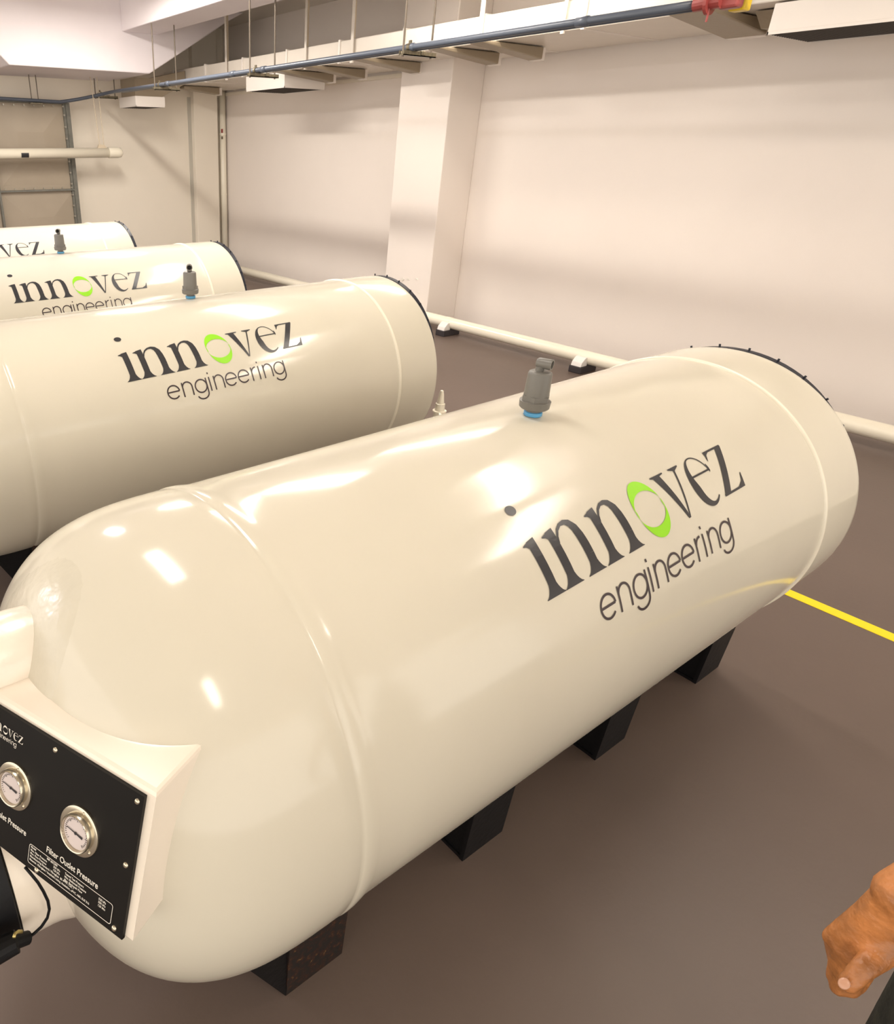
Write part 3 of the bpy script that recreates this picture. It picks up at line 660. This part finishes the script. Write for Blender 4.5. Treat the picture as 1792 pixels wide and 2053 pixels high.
# ------------------------------------------------------------------ hung white pipe, corner pipe
s = thing('hung_pipe', 'cream capped pipe hung level in front of the panelled water tank', 'pipe', (3.0, 9.12, 1.56))
b_ = nb(); tube(b_, [(-2, 9.12, 1.548), (1, 9.12, 1.55), (3.80, 9.12, 1.572)], .058, 28); link('pipe_run', b_, M_pipe, s, True)
b_ = nb(); lathe(b_, (3.78, 9.12, 1.572), (1, 0, .008), [(0, .058), (0, .064), (.13, .064), (.17, .055), (.19, .03), (.195, 0)], 28); link('end_cap', b_, M_pipe, s, True, autosm=50)
b_ = nb(); lathe(b_, (2.66, 9.12, 1.5615), (1, 0, .006), [(0, .0585), (.09, .0585)], 28, PI*.95, PI*1.25); link('dark_mark', b_, M_ink, s)
s = thing('pipe_hanger', 'twin thin rods holding the cream capped pipe', 'hanger', (3.69, 9.12, 1.63), 'trapeze hangers of the blue grey pipe')
for x in (3.66, 3.715):
    b_ = nb(); tube(b_, [(x-(.0 if x > 3.7 else .03), 9.12, 2.40), (x+.015, 9.12, 1.66)], .005, 8); link('rod', b_, M_strap, s)
b_ = nb(); prism(b_, [(3.64, 1.625), (3.76, 1.625), (3.73, 1.66), (3.66, 1.665)], .04, lambda p, t: Vector((p[0], 9.10+t, p[1]))); link('hook_plate', b_, M_strap, s)
s.pop('group', None) if 'group' in s else None
s = thing('riser_pipe', 'cream vertical pipe standing in the far right corner', 'pipe', (5.705, 9.50, 0))
b_ = nb(); tube(b_, [(5.715, 9.50, 0), (5.715, 9.50, 2.35)], .045, 24); link('pipe_run', b_, M_pipe, s, True)
for z in (1.80, 1.0):
    b_ = nb(); lathe(b_, (5.715, 9.50, z), (0, 0, 1), [(0, .045), (0, .049), (.02, .049), (.02, .045)], 24); link('coupling', b_, M_pipe, s)
for z, m, hh in ((1.825, M_red, .05), (1.745, M_clamp, .035)):
    b_ = nb(); box(b_, 5.664, 5.690, 9.455, 9.462, z, z+hh); link('pipe_tag', b_, m, s)

# ------------------------------------------------------------------ sectional water tank against the far wall
s = thing('water_tank', 'large beige bolted panel water tank against the far wall at left', 'water tank', (1.4, 9.45, 0))
YF = 9.352
for xi, (x0, x1) in enumerate(((2.425, 3.362), (1.465, 2.405), (.505, 1.445), (-.455, .485))):
    for zi, (z0, z1) in enumerate(((.18, 1.13), (1.15, 2.11))):
        b_ = nb()
        e = .05; f0 = [(x0, z0), (x1, z0), (x1, z1), (x0, z1)]; f1 = [(x0+e, z0+e), (x1-e, z0+e), (x1-e, z1-e), (x0+e, z1-e)]; cc = ((x0+x1)/2, (z0+z1)/2)
        A = [b_.verts.new((p[0], YF+.03, p[1])) for p in f0]; B = [b_.verts.new((p[0], YF+.028, p[1])) for p in f1]
        Dd = [b_.verts.new((cc[0]+(p[0]-cc[0])*.35, YF+.008, cc[1]+(p[1]-cc[1])*.35)) for p in f0]; Bk = [b_.verts.new((p[0], WY-.02, p[1])) for p in f0]
        for i in range(4):
            j = (i+1) % 4; b_.faces.new((A[i], A[j], B[j], B[i])); b_.faces.new((B[i], B[j], Dd[j], Dd[i])); b_.faces.new((A[i], Bk[i], Bk[j], A[j]))
        b_.faces.new(Dd); b_.faces.new(Bk)
        link('pressed_panel', b_, M_wtank, s)
for x in (3.362, 2.415, 1.455, .495):
    b_ = nb(); box(b_, x-.012 if x < 3 else x, x+.012 if x < 3 else x+.05, YF-.02, WY-.02 if x > 3 else YF+.06, .16, 2.125)
    if x > 3: box(b_, x-.03, x+.001, YF+.0, YF+.03, .16, 2.125)
    fl = link('upright_flange', b_, M_wfl, s)
for z in (2.11, 1.13, .16):
    b_ = nb(); box(b_, -.5, 3.365, YF-.018, YF+.06, z, z+(.02 if z < 2 else .028)); link('level_flange', b_, M_wfl, s)
bn = 0
for x in [3.33-.12*k for k in range(9)]:
    for z in (2.085, 1.165):
        b_ = nb(); tube(b_, [(x, YF, z), (x, YF-.012, z)], .010, 6); link('flange_bolt', b_, M_bolt, s); bn += 1
for z in [.30+.13*k for k in range(14)]:
    b_ = nb(); tube(b_, [(3.335, YF+.01, z), (3.335, YF-.018, z)], .012, 6); link('flange_bolt', b_, M_bolt, s)
b_ = nb(); box(b_, -.45, 3.30, YF+.05, WY-.03, 0, .165); link('plinth', b_, M_wfl, s)

# ------------------------------------------------------------------ ceiling lamps
for (x, y, z, L, wd, pw, col) in LAMPS:
    s = thing('ceiling_lamp', 'unseen long fluorescent ceiling lamp', 'lamp', (x, y, z), 'fluorescent lamps on the ceiling')
    b_ = nb(); box(b_, x-wd/2, x+wd/2, y-L/2, y+L/2, z+.035, CZ); link('housing', b_, M_diff, s)
    for dx in (-wd/4, wd/4):
        b_ = nb(); tube(b_, [(x+dx, y-L/2+.03, z+.015), (x+dx, y+L/2-.03, z+.015)], .013, 10); link('lamp_tube', b_, M_tube, s, True)
    ld = bpy.data.lights.new('lamp_light', 'AREA'); ld.shape = 'RECTANGLE'; ld.size = wd; ld.size_y = L; ld.energy = pw; ld.color = col
    lo = bpy.data.objects.new('lamp_light', ld); C.objects.link(lo); lo.location = (0, 0, -.012); lo.parent = s

# ------------------------------------------------------------------ person beside the camera
def blob_tube(bm, pts, rs, n=14, sub=6):
    # rounded tapered limb: chained spheres and cones, fused later by the remesher
    for (p, q, ra, rb) in zip(pts, pts[1:], rs, rs[1:]):
        p, q = Vector(p), Vector(q); d = q-p; L = d.length
        prof = [(-ra, 0)]+[(-ra*math.cos(t), ra*math.sin(t)) for t in (.5, .9, 1.3)]+[(0, ra), (L*.5, (ra+rb)/2), (L, rb)]+[(L+rb*math.cos(t), rb*math.sin(t)) for t in (1.3, .9, .5)]+[(L+rb, 0)]
        lathe(bm, p, d, prof, n)
def ell(bm, c, rx, ry, rz, rot=None, n=20):
    m = Matrix.Translation(c) @ (rot.to_matrix().to_4x4() if rot else Matrix()) @ Matrix.Diagonal((rx, ry, rz, 1))
    bmesh.ops.create_uvsphere(bm, u_segments=n, v_segments=n//2+2, radius=1, matrix=m)
H_ = dict(wrist=(.874, .003, .872), k1=(.859, .033, .774), k2=(.851, .0228, .779), k3=(.848, .0119, .776), k4=(.8516, .0008, .765))
def at(u, v, dep):
    r = fw+(u-PCX)/FPX*r2-(v-PCY)/FPX*u2; return Vector((0, 0, CAMH))+r*dep
KN = [at(1673, 1882, .826), at(1690, 1900, .815), at(1708, 1920, .808), at(1727, 1938, .806)]
PI_ = [at(1674, 1924, .852), at(1673, 1958, .842), at(1680, 1980, .836), at(1704, 1984, .832)]
DI = [at(1684, 1938, .877), at(1687, 1965, .874), at(1704, 1980, .870), at(1722, 1974, .864)]
TI = [at(1702, 1930, .880), at(1706, 1950, .880), at(1722, 1960, .876), at(1738, 1955, .868)]
WR = at(1806, 1796, .765)
TH_ = [at(1782, 1860, .785), at(1764, 1914, .782), at(1730, 1942, .774), at(1700, 1972, .778)]
MIR = lambda p: Vector((p[0], -.40-p[1], p[2]))
body = nb()
SH, EL = Vector((1.04, -.02, 1.37)), Vector((.985, -.085, 1.10))
for fn in (lambda p: Vector(p), MIR):
    blob_tube(body, [fn(SH), fn(EL), fn(WR.lerp(EL, .25)), fn(WR)], [.042, .040, .0285, .0265])
    for k in range(4):
        mid = WR.lerp(KN[k], .45)
        blob_tube(body, [fn(WR), fn(mid), fn(KN[k])], [.022, .0165, .0125])
        rf = (.0082, .0090, .0094, .0092)[k]
        blob_tube(body, [fn(KN[k]), fn(PI_[k]), fn(DI[k]), fn(TI[k])], [.0115, rf, rf*.92, rf*.8])
    for a, c in ((0, 1), (1, 2), (2, 3)):
        blob_tube(body, [fn(WR.lerp(KN[a], .9)), fn(WR.lerp(KN[c], .9))], [.0115, .0115])
        blob_tube(body, [fn(WR.lerp(KN[a], .6)), fn(WR.lerp(KN[c], .6))], [.0145, .0145])
    blob_tube(body, [fn(WR), fn(TH_[0]), fn(TH_[1]), fn(TH_[2]), fn(TH_[3])], [.024, .021, .0145, .0115, .0100])
    blob_tube(body, [fn(TH_[0]), fn(WR.lerp(KN[3], .7))], [.018, .013])
# torso, neck, head (facing left, along -x)
ell(body, (1.03, -.20, 1.20), .10, .145, .19); ell(body, (1.03, -.20, .98), .10, .14, .14)
blob_tube(body, [(1.03, -.2, 1.35), (1.02, -.2, 1.47)], [.06, .055])
blob_tube(body, [(1.03, -.05, 1.372), (1.03, -.35, 1.372)], [.042, .042])
ell(body, (1.01, -.20, 1.60), .095, .075, .105); ell(body, (.975, -.20, 1.555), .06, .055, .07)
ell(body, (.905, -.20, 1.585), .018, .013, .022); ell(body, (1.02, -.122, 1.59), .018, .010, .030); ell(body, (1.02, -.278, 1.59), .018, .010, .030)
ell(body, (.925, -.20, 1.540), .012, .024, .007)
for y in (-.11, -.30):
    blob_tube(body, [(1.03, y, .92), (1.02, y, .50), (1.03, y, .10)], [.078, .055, .042]); blob_tube(body, [(1.05, y, .045), (.93, y, .034)], [.034, .024])
PER = thing('person', 'person at the lower right edge, bare right hand loosely curled beside dark trousers', 'person', (1.03, -.2, 0))
me_o = link('body', body, M_skin, PER, True)
md = me_o.modifiers.new('remesh', 'REMESH'); md.mode = 'VOXEL'; md.voxel_size = .0026; md.use_smooth_shade = True
ms = me_o.modifiers.new('smooth', 'SMOOTH'); ms.factor = .5; ms.iterations = 3
b_ = nb(); nl = at(1692, 1972, .7690); vd = (nl-Vector((0, 0, CAMH))).normalized(); ax = (TH_[3]-TH_[2]).normalized(); ax = (ax-vd*ax.dot(vd)).normalized(); sd = vd.cross(ax)
bmesh.ops.create_uvsphere(b_, u_segments=16, v_segments=10, radius=1, matrix=Matrix.Translation(nl) @ Matrix((ax, sd, vd)).transposed().to_4x4() @ Matrix.Diagonal((.0066, .0052, .0020, 1)))
link('thumbnail', b_, M_nail, PER, True)
b_ = nb()
ell(b_, (1.03, -.205, .93), .115, .165, .10)
for y in (-.112, -.30): blob_tube(b_, [(1.02, y, .90), (1.01, y, .52), (1.03, y, .10)], [.098, .078, .064], 20)
tr = link('trousers', b_, M_trouser, PER, True); md = tr.modifiers.new('remesh', 'REMESH'); md.mode = 'VOXEL'; md.voxel_size = .008; md.use_smooth_shade = True
b_ = nb()
ell(b_, (1.03, -.20, 1.20), .120, .165, .22); ell(b_, (1.03, -.20, 1.02), .128, .172, .14)
blob_tube(b_, [(1.03, -.04, 1.375), (1.03, -.36, 1.375)], [.056, .056])
for fn in (lambda p: Vector(p), MIR): blob_tube(b_, [fn(SH), fn(SH.lerp(EL, .7))], [.056, .054])
sh_ = link('shirt', b_, M_shirt, PER, True); md = sh_.modifiers.new('remesh', 'REMESH'); md.mode = 'VOXEL'; md.voxel_size = .008; md.use_smooth_shade = True
b_ = nb(); ell(b_, (1.03, -.20, 1.635), .098, .083, .088); link('hair', b_, M_hair, PER, True)
for y in (-.112, -.30):
    b_ = nb(); ell(b_, (.985, y, .040), .140, .052, .052); bmesh.ops.bisect_plane(b_, geom=b_.verts[:]+b_.edges[:]+b_.faces[:], plane_co=(0, 0, .001), plane_no=(0, 0, -1), clear_outer=True); link('shoe', b_, M_black, PER, True)
for y in (-.17, -.23):
    b_ = nb(); ell(b_, (.921, y, 1.598), .009, .013, .008); link('eye', b_, M_eye, PER, True)
